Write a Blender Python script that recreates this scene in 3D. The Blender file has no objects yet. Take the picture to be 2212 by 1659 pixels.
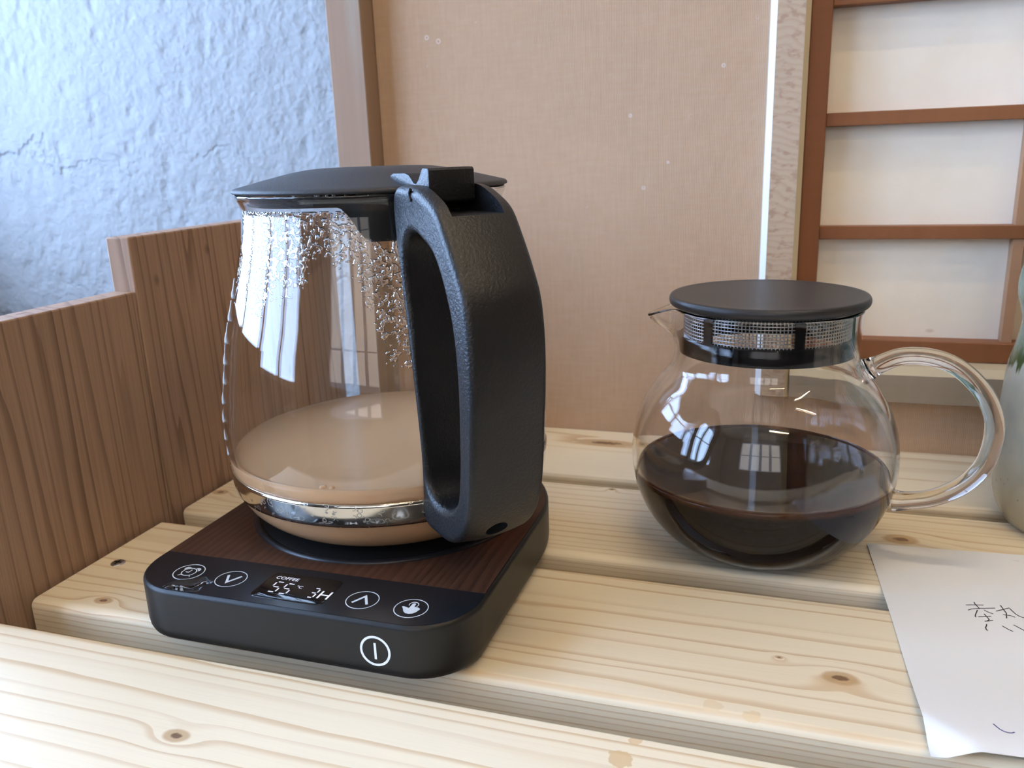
import bpy, bmesh, math, random
from mathutils import Vector, Matrix, noise
random.seed(7)
SC = bpy.context.scene
COL = SC.collection
PI = math.pi

# ------------------------------------------------------------------ camera
CAM_M = [[0.950807, -0.050005, 0.305722], [0.307864, 0.262227, -0.91458], [-0.034435, 0.96371, 0.264723]]
cd = bpy.data.cameras.new('camera')
cam = bpy.data.objects.new('camera', cd); COL.objects.link(cam)
m4 = Matrix(CAM_M).to_4x4(); m4.translation = (0, 0, 0.19195)
cam.matrix_world = m4
cd.sensor_fit = 'HORIZONTAL'; cd.sensor_width = 36.0
cd.lens = 1800.0 / 2212.0 * 36.0
cd.clip_start = 0.01
cd.dof.use_dof = True; cd.dof.focus_distance = 0.33; cd.dof.aperture_fstop = 20.0
SC.camera = cam
# ------------------------------------------------------------------ light and exposure
SC.view_settings.view_transform = 'Standard'
SC.view_settings.look = 'None'
SC.view_settings.gamma = 1.0
SC.view_settings.use_curve_mapping = False
SC.view_settings.exposure = 0.38
w = bpy.data.worlds.new('sky'); SC.world = w; w.use_nodes = True
w.node_tree.nodes['Background'].inputs[0].default_value = (0.55, 0.72, 1.0, 1)
w.node_tree.nodes['Background'].inputs[1].default_value = 1.0
SKY_LEFT = ((0.42, 0.625, 1.0), 11.2)      # daylight in the panes of the left window
SKY_REAR = ((1.0, 0.90, 0.78), 1.5)      # daylight in the panes of the rear window
LAMP = ((1.0, 0.80, 0.54), 62.0)         # warm ceiling tubes

CYC = SC.cycles
CYC.use_adaptive_sampling = True; CYC.adaptive_threshold = 0.08; CYC.adaptive_min_samples = 16; CYC.use_light_tree = False
CYC.max_bounces = 12; CYC.diffuse_bounces = 3; CYC.glossy_bounces = 5; CYC.transmission_bounces = 12
# ------------------------------------------------------------------ node helper
class S:
    """a socket with arithmetic"""
    def __init__(s, nt, sock): s.nt = nt; s.k = sock
    def _m(s, op, a, b=None, c=None):
        n = s.nt.nodes.new('ShaderNodeMath'); n.operation = op
        for i, v in enumerate((a, b, c)):
            if v is None: continue
            if isinstance(v, S): s.nt.links.new(v.k, n.inputs[i])
            else: n.inputs[i].default_value = float(v)
        return S(s.nt, n.outputs[0])
    def __add__(s, o): return s._m('ADD', s, o)
    def __radd__(s, o): return s._m('ADD', o, s)
    def __sub__(s, o): return s._m('SUBTRACT', s, o)
    def __rsub__(s, o): return s._m('SUBTRACT', o, s)
    def __mul__(s, o): return s._m('MULTIPLY', s, o)
    def __rmul__(s, o): return s._m('MULTIPLY', o, s)
    def __truediv__(s, o): return s._m('DIVIDE', s, o)
    def pw(s, e): return s._m('POWER', s, e)
    def sqrt(s): return s._m('SQRT', s)
    def exp(s): return s._m('EXPONENT', s)
    def sin(s): return s._m('SINE', s)
    def frac(s): return s._m('FRACT', s)
    def abs(s): return s._m('ABSOLUTE', s)
    def mx(s, o): return s._m('MAXIMUM', s, o)
    def mn(s, o): return s._m('MINIMUM', s, o)
    def ss(s, a, b):
        n = s.nt.nodes.new('ShaderNodeMapRange'); n.interpolation_type = 'SMOOTHSTEP'
        s.nt.links.new(s.k, n.inputs[0])
        inv = a > b
        n.inputs[1].default_value = min(a, b); n.inputs[2].default_value = max(a, b)
        n.inputs[3].default_value = 1.0 if inv else 0.0; n.inputs[4].default_value = 0.0 if inv else 1.0
        return S(s.nt, n.outputs[0])

class Mat:
    def __init__(s, name, base=(0.8, 0.8, 0.8), rough=0.5, metal=0.0, spec=0.5, trans=0.0, ior=1.45):
        s.m = bpy.data.materials.new(name); s.m.use_nodes = True
        s.nt = s.m.node_tree; s.b = s.nt.nodes['Principled BSDF']
        s.set('Base Color', base); s.set('Roughness', rough); s.set('Metallic', metal)
        s.set('Specular IOR Level', spec); s.set('Transmission Weight', trans); s.set('IOR', ior)
        s._c = None
    def set(s, k, v):
        i = s.b.inputs[k]
        if isinstance(v, S): s.nt.links.new(v.k, i)
        elif isinstance(v, (tuple, list)): i.default_value = (*v[:3], 1.0)
        else: i.default_value = v
    def co(s):
        if s._c is None:
            t = s.nt.nodes.new('ShaderNodeTexCoord'); x = s.nt.nodes.new('ShaderNodeSeparateXYZ')
            s.nt.links.new(t.outputs['Object'], x.inputs[0])
            s._c = [S(s.nt, x.outputs[i]) for i in range(3)]
        return s._c
    def vec(s, x, y, z):
        n = s.nt.nodes.new('ShaderNodeCombineXYZ')
        for i, v in enumerate((x, y, z)):
            if isinstance(v, S): s.nt.links.new(v.k, n.inputs[i])
            else: n.inputs[i].default_value = float(v)
        return S(s.nt, n.outputs[0])
    def noise(s, v, scale=1.0, detail=3.0, rough=0.55):
        n = s.nt.nodes.new('ShaderNodeTexNoise'); s.nt.links.new(v.k, n.inputs['Vector'])
        n.inputs['Scale'].default_value = scale; n.inputs['Detail'].default_value = detail
        n.inputs['Roughness'].default_value = rough
        return S(s.nt, n.outputs[0])
    def voro(s, v, scale=1.0, feature='F1'):
        n = s.nt.nodes.new('ShaderNodeTexVoronoi'); s.nt.links.new(v.k, n.inputs['Vector'])
        n.inputs['Scale'].default_value = scale; n.feature = feature
        return S(s.nt, n.outputs['Distance'])
    def mix(s, f, a, b):
        n = s.nt.nodes.new('ShaderNodeMix'); n.data_type = 'RGBA'
        if isinstance(f, S): s.nt.links.new(f.k, n.inputs[0])
        else: n.inputs[0].default_value = f
        for i, v in ((6, a), (7, b)):
            if isinstance(v, S): s.nt.links.new(v.k, n.inputs[i])
            else: n.inputs[i].default_value = (*v[:3], 1.0)
        return S(s.nt, n.outputs[2])
    def bump(s, h, strength=0.3, dist=0.001):
        n = s.nt.nodes.new('ShaderNodeBump'); n.inputs['Strength'].default_value = strength
        n.inputs['Distance'].default_value = dist
        s.nt.links.new(h.k, n.inputs['Height']); s.nt.links.new(n.outputs[0], s.b.inputs['Normal'])

def emit_mat(name, col, strength):
    M = Mat(name, (0.8, 0.8, 0.8), 0.2)
    M.set('Emission Color', col); M.set('Emission Strength', strength)
    return M.m

# ------------------------------------------------------------------ object helpers
def link(o, parent=None):
    COL.objects.link(o)
    if parent: o.parent = parent
    return o
def mesh(name, verts, faces, mat, parent=None, smooth=True, loc=None, rotz=0.0):
    me = bpy.data.meshes.new(name); me.from_pydata([tuple(v) for v in verts], [], faces); me.update()
    bm = bmesh.new(); bm.from_mesh(me); bmesh.ops.recalc_face_normals(bm, faces=bm.faces); bm.to_mesh(me); bm.free()
    return meobj(name, me, mat, parent, smooth, loc, rotz)
def meobj(name, me, mat, parent=None, smooth=True, loc=None, rotz=0.0):
    if mat is not None:
        me.materials.clear(); me.materials.append(mat)
    if smooth: me.polygons.foreach_set('use_smooth', [True] * len(me.polygons))
    o = link(bpy.data.objects.new(name, me), parent)
    if loc: o.location = loc
    o.rotation_euler = (0, 0, rotz)
    return o
def tag(o, label, cat, group=None):
    o['label'] = label; o['category'] = cat
    if group: o['group'] = group
    return o
def struct(o, label=None):
    o['kind'] = 'structure'
    if label: o['label'] = label
    return o
def thing(name, label, cat, loc, rotz=0.0, group=None):
    o = link(bpy.data.objects.new(name, None)); o.location = loc; o.rotation_euler = (0, 0, rotz)
    o.empty_display_size = 0.02
    return tag(o, label, cat, group)
def sharp(o, ang=35):
    me = o.data; bm = bmesh.new(); bm.from_mesh(me)
    a = math.radians(ang)
    for e in bm.edges:
        e.smooth = not (len(e.link_faces) == 2 and e.calc_face_angle(0) > a)
    bm.to_mesh(me); bm.free(); return o
def box_bm(bm, x0, x1, y0, y1, z0, z1):
    vs = [bm.verts.new(c) for c in ((x0,y0,z0),(x1,y0,z0),(x1,y1,z0),(x0,y1,z0),(x0,y0,z1),(x1,y0,z1),(x1,y1,z1),(x0,y1,z1))]
    for f in ((0,3,2,1),(4,5,6,7),(0,1,5,4),(1,2,6,5),(2,3,7,6),(3,0,4,7)): bm.faces.new([vs[i] for i in f])
def boxes(name, bl, mat, parent=None, bev=0.0, seg=2, loc=None, rotz=0.0, smooth=None):
    bm = bmesh.new()
    for b in bl: box_bm(bm, *b)
    if bev:
        bmesh.ops.bevel(bm, geom=bm.edges[:], offset=bev, segments=seg, profile=0.5, affect='EDGES', clamp_overlap=True)
    me = bpy.data.meshes.new(name); bm.to_mesh(me); bm.free()
    o = meobj(name, me, mat, parent, bool(bev), loc, rotz)
    if bev: sharp(o, 50); flat_axis(o)
    return o
def flat_axis(o):
    """flat shading for faces square to an axis, so that only the rounded edges shade smoothly"""
    for pg in o.data.polygons:
        if max(abs(c) for c in pg.normal) > 0.9995: pg.use_smooth = False
def catmull(P, n):
    out = []
    P = [Vector(p) for p in P]
    Q = [P[0] * 2 - P[1]] + P + [P[-1] * 2 - P[-2]]
    for i in range(1, len(Q) - 2):
        for k in range(n):
            t = k / n
            a, b, c, d = Q[i-1], Q[i], Q[i+1], Q[i+2]
            out.append(0.5 * ((2*b) + (-a + c)*t + (2*a - 5*b + 4*c - d)*t*t + (-a + 3*b - 3*c + d)*t**3))
    out.append(P[-1]); return out
def catmull_closed(P, n):
    out = []; P = [Vector(p) for p in P]; N = len(P)
    for i in range(N):
        a, b, c, d = P[i-1], P[i], P[(i+1) % N], P[(i+2) % N]
        for k in range(n):
            t = k / n
            out.append(0.5 * ((2*b) + (-a + c)*t + (2*a - 5*b + 4*c - d)*t*t + (-a + 3*b - 3*c + d)*t**3))
    return out
def lathe_data(prof, n=96, loop=False):
    """prof list of (r,z); r=0 ends become poles; loop closes the profile"""
    vs, fs, rows = [], [], []
    for r, z in prof:
        if r < 1e-6: rows.append([len(vs)]); vs.append((0, 0, z))
        else:
            rows.append(list(range(len(vs), len(vs) + n)))
            vs += [(r*math.cos(2*PI*k/n), r*math.sin(2*PI*k/n), z) for k in range(n)]
    pairs = list(zip(rows, rows[1:]))
    if loop: pairs.append((rows[-1], rows[0]))
    for a, b in pairs:
        for k in range(n):
            k2 = (k + 1) % n
            if len(a) == 1 and len(b) == 1: break
            if len(a) == 1: fs.append((a[0], b[k2], b[k]))
            elif len(b) == 1: fs.append((a[k], a[k2], b[0]))
            else: fs.append((a[k], a[k2], b[k2], b[k]))
    return vs, fs
def lathe(name, prof, mat, parent=None, n=96, loop=False, loc=None):
    v, f = lathe_data(prof, n, loop); return mesh(name, v, f, mat, parent, True, loc)
def smooth_prof(P, n=5): return [(max(v.x, 0.0), v.y) for v in catmull([(a, b, 0) for a, b in P], n)]
def offset_prof(P, t):
    out = []
    for i, (r, z) in enumerate(P):
        a = P[max(i-1, 0)]; b = P[min(i+1, len(P)-1)]
        dx, dz = b[0]-a[0], b[1]-a[1]; L = math.hypot(dx, dz) or 1
        out.append((max(r - dz/L*t, 0.0), z + dx/L*t))
    return out
def tube(name, path, rad, mat, parent=None, n=14, loc=None, squash=1.0, up=Vector((0, 1, 0))):
    vs, fs = [], []
    P = [Vector(p) for p in path]
    for i, p in enumerate(P):
        t = (P[min(i+1, len(P)-1)] - P[max(i-1, 0)]).normalized()
        a = up - t * up.dot(t)
        if a.length < 1e-5: a = t.orthogonal()
        a.normalize(); b = t.cross(a)
        r = rad[i] if isinstance(rad, (list, tuple)) else rad
        vs += [p + (a*math.cos(2*PI*k/n)*squash + b*math.sin(2*PI*k/n)) * r for k in range(n)]
    for i in range(len(P)-1):
        for k in range(n):
            k2 = (k+1) % n
            fs.append((i*n+k, i*n+k2, (i+1)*n+k2, (i+1)*n+k))
    fs.append(tuple(range(n))[::-1]); fs.append(tuple(range((len(P)-1)*n, len(P)*n)))
    return mesh(name, vs, fs, mat, parent, True, loc)
def extrude_poly(name, pts, z0, z1, mat, parent=None, loc=None, rotz=0.0, smooth=False):
    n = len(pts)
    vs = [(x, y, z0) for x, y in pts] + [(x, y, z1) for x, y in pts]
    fs = [tuple(range(n))[::-1], tuple(range(n, 2*n))] + [(i, (i+1) % n, n+(i+1) % n, n+i) for i in range(n)]
    return mesh(name, vs, fs, mat, parent, smooth, loc, rotz)
def loft(name, loops, mat, parent=None, loc=None, cap=True, smooth=True):
    n = len(loops[0]); vs = [v for L in loops for v in L]; fs = []
    for i in range(len(loops)-1):
        for k in range(n):
            k2 = (k+1) % n; fs.append((i*n+k, i*n+k2, (i+1)*n+k2, (i+1)*n+k))
    if cap:
        fs.append(tuple(range(n))[::-1]); fs.append(tuple(range((len(loops)-1)*n, len(loops)*n)))
    return mesh(name, vs, fs, mat, parent, smooth, loc)
def ribbons(strokes, width, z0, z1, closed=False):
    """flat raised strokes: returns verts, faces"""
    vs, fs = [], []
    for st in strokes:
        pts, cl, wd = st if isinstance(st, tuple) else (st, closed, width)
        P = [Vector((p[0], p[1])) for p in pts]; N = len(P); b0 = len(vs)
        for i, p in enumerate(P):
            a = P[i-1] if (i > 0 or cl) else p; b = P[(i+1) % N] if (i < N-1 or cl) else p
            d1 = (p - a).normalized() if (p-a).length > 0 else (b-p).normalized()
            d2 = (b - p).normalized() if (b-p).length > 0 else d1
            t = (d1 + d2); t = t.normalized() if t.length > 1e-6 else d1
            nn = Vector((-t.y, t.x)); k = 1.0 / max(0.45, nn.dot(Vector((-d1.y, d1.x))))
            o = nn * (wd/2*k)
            vs += [(p.x+o.x, p.y+o.y, z0), (p.x-o.x, p.y-o.y, z0), (p.x-o.x, p.y-o.y, z1), (p.x+o.x, p.y+o.y, z1)]
        for i in range(N if cl else N-1):
            A = b0 + 4*i; B = b0 + 4*((i+1) % N)
            for k in range(4): fs.append((A+k, A+(k+1) % 4, B+(k+1) % 4, B+k))
        if not cl:
            fs.append((b0, b0+1, b0+2, b0+3)); e = b0+4*(N-1); fs.append((e+3, e+2, e+1, e))
    return vs, fs
def circ(cx, cy, r, n=40, a0=0, a1=2*PI, end=False):
    return [(cx + r*math.cos(a0+(a1-a0)*k/n), cy + r*math.sin(a0+(a1-a0)*k/n)) for k in range(n + (1 if end else 0))]
def text_mesh(txt, size, shear=0.0, thick=0.00003):
    c = bpy.data.curves.new('lettering', 'FONT'); c.body = txt; c.size = size; c.shear = shear; c.extrude = thick
    c.align_x = 'LEFT'; c.resolution_u = 3
    o = bpy.data.objects.new('lettering_tmp', c); COL.objects.link(o)
    dg = bpy.context.evaluated_depsgraph_get(); me = bpy.data.meshes.new_from_object(o.evaluated_get(dg))
    bpy.data.objects.remove(o); bpy.data.curves.remove(c)
    return me
def boolean_cut(o, cutters):
    for c in cutters:
        md = o.modifiers.new('cut', 'BOOLEAN'); md.operation = 'DIFFERENCE'; md.solver = 'EXACT'; md.object = c
    bpy.context.view_layer.update()
    dg = bpy.context.evaluated_depsgraph_get()
    me = bpy.data.meshes.new_from_object(o.evaluated_get(dg))
    o.modifiers.clear(); o.data = me
    for c in cutters: bpy.data.objects.remove(c)
    return o

# ------------------------------------------------------------------ materials
def pine(name, seed, cy, cz, knots=(), per=0.0075, stains=(), light=(0.85, 0.745, 0.555), dark=(0.60, 0.40, 0.20), fine=0.35):
    """sawn softwood, grain along X: rings round an axis below the board, bent round knots"""
    M = Mat(name, rough=0.48, spec=0.35); x, y, z = M.co()
    wob = (M.noise(M.vec(x*2.2 + seed, y*9.0, z*9.0), 1.0, 2.0) - 0.5) * 0.0055
    wob2 = (M.noise(M.vec(x*14.0, y*40.0 + seed, z*40.0), 1.0, 2.0) - 0.5) * 0.0022
    yy = y - cy + x*0.012; zz = (z - cz) * 2.8
    rho = (yy*yy + zz*zz).sqrt() + wob + wob2
    kn = None
    for (kx, ky, sx, sy) in knots:
        dx = (x - kx) / sx; dy = (y - ky) / sy
        d2 = dx*dx + dy*dy
        rho = rho + (d2 * -0.12).exp() * 0.0045
        k = (d2 + (M.noise(M.vec(x, y, z), 260.0, 2.0) - 0.5) * 0.7)
        kn = k if kn is None else kn.mn(k)
    ph = (rho / per)
    ph = ph + (M.noise(M.vec(x*1.2, y*75.0, z*75.0 + seed), 1.0, 1.0) - 0.5) * 2.0
    f = ph.frac()
    line = f.ss(0.62, 0.95) * f.ss(1.0, 0.97)
    var = M.noise(M.vec(ph*0.31, seed, 0.0), 3.0, 1.0).ss(0.25, 0.75)
    line = line * (0.25 + var * 0.75)
    col = M.mix(line * 0.85, light, dark)
    streak = M.noise(M.vec(x*12.0, y*900.0, z*900.0 + seed), 1.0, 2.0)
    col = M.mix((streak - 0.5).abs() * fine, col, dark)
    blot = M.noise(M.vec(x*6.0 + seed, y*26.0, z*26.0), 1.0, 2.0).ss(0.5, 0.85)
    col = M.mix(blot * 0.14, col, (0.78, 0.56, 0.30))
    if kn is not None:
        col = M.mix(kn.ss(2.4, 1.0) * 0.75, col, (0.50, 0.31, 0.14))
        col = M.mix(kn.ss(0.45, 0.12) * 0.85, col, (0.16, 0.08, 0.04))
    for (sx, sy, sr, sc) in stains:
        dx = (x - sx); dy = (y - sy); dz = z * 2.5
        d = (dx*dx + dy*dy + dz*dz).sqrt() / sr + (M.noise(M.vec(x, y, 0), 420.0, 3.0) - 0.5) * 1.0
        col = M.mix(d.ss(1.05, 0.9) * 0.7, col, sc)
    M.set('Base Color', col)
    M.bump(line * 0.4 + streak * 0.5, 0.25, 0.0003)
    return M.m
def cedar(name, seed):
    """reddish board, grain vertical with close dark lines"""
    M = Mat(name, rough=0.62, spec=0.25); x, y, z = M.co()
    t = y + z*0.045 + (M.noise(M.vec(x*20, y*11.0 + seed, z*2.4), 1.0, 2.0) - 0.5) * 0.022 + x*0.5
    ph = t / 0.0078 + (M.noise(M.vec(y*70.0, seed, z*0.8), 1.0, 1.0) - 0.5) * 3.2
    f = ph.frac(); line = f.ss(0.62, 0.95) * f.ss(1.0, 0.97)
    var = M.noise(M.vec(ph*0.27, seed, 1.0), 3.0, 1.0).ss(0.25, 0.7)
    fine = M.noise(M.vec(x*300, y*900.0, z*14.0), 1.0, 2.0)
    patch = M.noise(M.vec(x*5, y*9.0 + seed, z*5.0), 1.0, 2.0).ss(0.4, 0.75)
    col = M.mix(patch * 0.5, (0.40, 0.262, 0.178), (0.30, 0.192, 0.130))
    col = M.mix(line * (0.15 + var*0.55), col, (0.10, 0.048, 0.026))
    col = M.mix((fine - 0.4).mx(0.0) * 0.8, col, (0.13, 0.07, 0.04))
    spot = M.voro(M.vec(x*60, y*28.0 + seed, z*17.0), 1.0).ss(0.10, 0.05)
    col = M.mix(spot * 0.6, col, (0.06, 0.03, 0.02))
    M.set('Base Color', col); M.bump(line * -0.6 + fine, 0.35, 0.0004)
    return M.m
def glass(name, col=(1, 1, 1), ior=1.47):
    return Mat(name, col, 0.0, 0.0, 0.5, 1.0, ior).m

def mk_plaster():
    M = Mat('plaster', (0.86, 0.88, 0.90), 0.75, 0, 0.3); x, y, z = M.co()
    v = M.vec(x, y, z)
    big = M.noise(v, 9.0, 4.0, 0.6); mid = M.noise(v, 38.0, 4.0, 0.6)
    dent = M.voro(M.vec(x, y*1.0 + big*0.03, z*0.7), 30.0).ss(0.0, 0.42)
    scr = M.noise(M.vec(x, y*40.0, z*14.0 + big*3.0), 1.0, 4.0).ss(0.62, 0.72)
    M.bump(big*1.2 + mid*0.7 + M.noise(v, 150.0, 3.0, 0.6)*0.22 + dent*0.3 - scr*0.5, 0.8, 0.010)
    M.set('Base Color', M.mix(scr*0.35, (0.32, 0.32, 0.32), (0.25, 0.25, 0.25)))
    return M.m
def mk_fabric():
    M = Mat('ribbed_fabric', (0.6, 0.45, 0.33), 0.8, 0, 0.25); x, y, z = M.co()
    rib = (x * (2*PI/0.00105)).sin() * 0.5 + 0.5
    n1 = M.noise(M.vec(x*420.0, 0, z*60.0), 1.0, 2.0); n2 = M.noise(M.vec(x*60.0, 0, z*420.0), 1.0, 2.0)
    n3 = M.noise(M.vec(x, y, z), 6.0, 3.0)
    col = M.mix(rib*0.6 + n1*0.35, (0.41, 0.260, 0.150), (0.63, 0.450, 0.315))
    col = M.mix((n2 - 0.40).mx(0) * 0.3, col, (0.66, 0.55, 0.46))
    col = M.mix(n3.ss(0.35, 0.75) * 0.25, col, (0.44, 0.290, 0.18))
    spots = M.voro(M.vec(x, 0, z), 70.0)
    ring = spots.ss(0.055, 0.085) * spots.ss(0.125, 0.10) * M.noise(M.vec(x, 0, z), 9.0, 1.0).ss(0.55, 0.62)
    col = M.mix(ring*0.6, col, (0.85, 0.80, 0.78))
    M.set('Base Color', col); M.bump(rib + n2*0.6, 0.25, 0.0004)
    return M.m
def mk_burl():
    M = Mat('figured_wood', rough=0.5, spec=0.35); x, y, z = M.co()
    d = M.noise(M.vec(x*25.0, y*25.0, z*22.0), 1.0, 2.0)
    f = ((z/0.0042) + d*7.0 + x*60.0).frac()
    line = f.ss(0.3, 0.8) * f.ss(1.0, 0.85)
    fl = M.noise(M.vec(x*160.0, y*100, z*300.0), 1.0, 2.0).ss(0.52, 0.66)
    col = M.mix(line*0.45, (0.50, 0.372, 0.258), (0.41, 0.280, 0.180))
    col = M.mix(fl*0.5, col, (0.32, 0.175, 0.11))
    M.set('Base Color', col); return M.m
def mk_brownwood(name='brown_shoji_wood', c0=(0.30, 0.115, 0.042), c1=(0.20, 0.070, 0.025)):
    M = Mat(name, rough=0.45, spec=0.4); x, y, z = M.co()
    n = M.noise(M.vec(x*120.0, y*120.0, z*6.0), 1.0, 3.0); n2 = M.noise(M.vec(x*8.0, y*60.0, z*160.0), 1.0, 3.0)
    M.set('Base Color', M.mix(n*0.6 + n2*0.4, c0, c1)); return M.m
def mk_paper_shoji():
    M = Mat('shoji_paper', (0.8, 0.73, 0.6), 0.9, 0, 0.15); x, y, z = M.co()
    n = M.noise(M.vec(x, 0, z), 30.0, 4.0); fib = M.noise(M.vec(x*260.0, 0, z*260.0), 1.0, 3.0)
    st = M.voro(M.vec(x*1.0, 0, z*2.2), 24.0).ss(0.09, 0.03)
    col = M.mix(n.ss(0.3, 0.75)*0.5, (0.92, 0.83, 0.70), (0.85, 0.73, 0.57))
    col = M.mix(fib.ss(0.5, 0.8)*0.2, col, (0.90, 0.86, 0.78))
    col = M.mix(st*0.45, col, (0.55, 0.38, 0.20))
    M.set('Base Color', col); M.bump(fib, 0.15, 0.0003); return M.m
def mk_strip():
    M = Mat('weathered_strip', rough=0.6, spec=0.3); x, y, z = M.co()
    n = M.noise(M.vec(x*400.0, y*200.0, z*9.0), 1.0, 3.0)
    g = M.noise(M.vec(x*60.0, y*20, z*7.0), 1.0, 4.0).ss(0.40, 0.70) * x.ss(-0.292, -0.286)
    col = M.mix(n, (0.38, 0.255, 0.175), (0.31, 0.205, 0.135))
    col = M.mix(g*0.6, col, (0.36, 0.32, 0.26)); M.set('Base Color', col); return M.m
def mk_plastic(name, base=(0.012, 0.012, 0.013), rough=0.42, grain=0.35, sc=900.0, spec=0.5):
    M = Mat(name, base, rough, 0, spec); x, y, z = M.co(); v = M.vec(x, y, z)
    M.bump(M.noise(v, sc, 2.0), grain, 0.0004); return M.m
def mk_walnut():
    M = Mat('walnut_veneer', rough=0.42, spec=0.4); x, y, z = M.co()
    d = M.noise(M.vec(x*22.0, y*4.0, 0.0), 1.0, 2.0)
    f = (x/0.0042 + d*5.0).frac(); line = f.ss(0.2, 0.85)*f.ss(1.0, 0.9)
    n = M.noise(M.vec(x*1500.0, y*60.0, 0.0), 1.0, 3.0); big = M.noise(M.vec(x*120.0, y*14.0, 3.0), 1.0, 3.0)
    col = M.mix(line*0.5 + n.ss(0.35, 0.75)*0.4, (0.085, 0.036, 0.020), (0.022, 0.009, 0.006))
    col = M.mix(big.ss(0.45, 0.75)*0.55, col, (0.030, 0.013, 0.009))
    M.set('Base Color', col); M.bump(n, 0.2, 0.0002); return M.m
def mk_vase():
    M = Mat('stoneware_glaze', rough=0.22, spec=0.5); x, y, z = M.co(); v = M.vec(x, y, z)
    n = M.noise(v, 26.0, 4.0); nz = M.noise(M.vec(x*70.0, y*70.0, z*9.0), 1.0, 3.0)
    body = M.mix(n.ss(0.35, 0.7), (0.40, 0.37, 0.285), (0.30, 0.30, 0.25))
    body = M.mix(z.ss(0.045, 0.005)*0.6, body, (0.44, 0.37, 0.22))
    spk = M.voro(v, 190.0).ss(0.16, 0.06) * z.ss(0.05, 0.0)
    body = M.mix(spk*0.8, body, (0.12, 0.06, 0.03))
    green = M.mix(M.noise(M.vec(x*30.0, y*30.0, z*60.0), 1.0, 3.0).ss(0.3, 0.7), (0.09, 0.13, 0.08), (0.22, 0.26, 0.19))
    edge = z + (nz - 0.5)*0.085
    col = M.mix(edge.ss(0.081, 0.086), body, (0.055, 0.075, 0.022))
    col = M.mix(edge.ss(0.090, 0.101), col, green)
    M.set('Base Color', col); M.bump((z*420.0).sin()*0.5 + n, 0.15, 0.001); return M.m
def mk_steel():
    M = Mat('brushed_steel', (0.62, 0.60, 0.57), 0.14, 1.0); x, y, z = M.co(); v = M.vec(x, y, z)
    sp = M.voro(v, 420.0); n = M.noise(v, 140.0, 2.0).ss(0.5, 0.58)
    ring = sp.ss(0.3, 0.38)*sp.ss(0.5, 0.42)*n
    M.set('Roughness', 0.10 + ring*0.4); M.set('Base Color', M.mix(ring*0.35, (0.66, 0.63, 0.58), (0.36, 0.33, 0.28)))
    return M.m
def mk_note():
    M = Mat('writing_paper', (0.84, 0.84, 0.84), 0.8, 0, 0.2); x, y, z = M.co()
    n = M.noise(M.vec(x, y, 0), 18.0, 3.0); sm = M.noise(M.vec(x*60.0, y*160.0, 0), 1.0, 3.0).ss(0.72, 0.8)
    col = M.mix(n*0.25, (0.86, 0.86, 0.86), (0.78, 0.75, 0.71)); col = M.mix(sm*0.35, col, (0.5, 0.48, 0.46))
    M.set('Base Color', col); M.bump(M.noise(M.vec(x, y, 0), 45.0, 2.0), 0.25, 0.0015); return M.m

PLASTER = mk_plaster(); FABRIC = mk_fabric(); BURL = mk_burl(); BROWN = mk_brownwood()
SHOJI = mk_paper_shoji(); STRIP = mk_strip(); WALNUT = mk_walnut(); VASE = mk_vase(); STEEL = mk_steel(); NOTE = mk_note()
HANDLE_BLACK = mk_plastic('black_textured_plastic', (0.004, 0.0045, 0.006), 0.44, 0.7, 900.0, 0.75)
LID_BLACK = mk_plastic('matt_black_lid_plastic', (0.034, 0.034, 0.036), 0.55, 0.35, 1500.0)
BASE_BLACK = mk_plastic('matt_black_base_plastic', (0.010, 0.010, 0.010), 0.42, 0.08, 2500.0)
PANEL_BLACK = mk_plastic('satin_black_panel', (0.008, 0.009, 0.012), 0.30, 0.06, 2500.0)
PLATE_BLACK = mk_plastic('heating_plate_black', (0.004, 0.004, 0.004), 0.55, 0.1, 2000.0, 0.25)
POT_LID = mk_plastic('satin_black_pot_lid', (0.030, 0.028, 0.028), 0.38, 0.12, 900.0)
RING_BLACK = Mat('shiny_black_ring', (0.006, 0.006, 0.007), 0.15).m
DISPLAY = Mat('display_glass', (0.005, 0.005, 0.006), 0.04, 0, 0.6).m
ICON = Mat('pale_grey_print', (0.62, 0.66, 0.68), 0.5).m
ICON_W = Mat('white_print', (0.85, 0.88, 0.92), 0.5).m
SEG = emit_mat('lit_display_segment', (0.72, 0.62, 0.86), 0.20)
GLASS = glass('clear_glass'); POTGLASS = glass('clear_pot_glass', (1, 1, 1), 1.47)
GLINT_GLASS = Mat('embossed_glass', (0.92, 0.93, 0.95), 0.25, 0, 0.5, 0.55, 1.47).m  # clear glass whitened: highlights of the embossing are put into the colour
WATER = glass('water', (1, 1, 1), 1.33)
INK = Mat('black_ink', (0.03, 0.028, 0.03), 0.6).m
INK_BLUE = Mat('blue_ink', (0.04, 0.05, 0.22), 0.6).m
ZINC = Mat('zinc_screw', (0.55, 0.55, 0.55), 0.3, 1.0).m
WHITE_TRIM = Mat('white_edge', (0.86, 0.87, 0.86), 0.5).m  # plain white for the left bevel of the casing
CREAM_TRIM = Mat('cream_edge_wood', (0.60, 0.49, 0.32), 0.5).m
GREY_SILL = mk_brownwood('greyed_sill_wood', (0.37, 0.30, 0.22), (0.29, 0.22, 0.15))
WIRE = Mat('steel_wire', (0.72, 0.70, 0.68), 0.3, 1.0).m
def mk_milk():
    M = Mat('milk_coffee', (0.93, 0.57, 0.30), 0.16, 0, 0.18)
    M.set('Subsurface Weight', 0.0); return M.m
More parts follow.
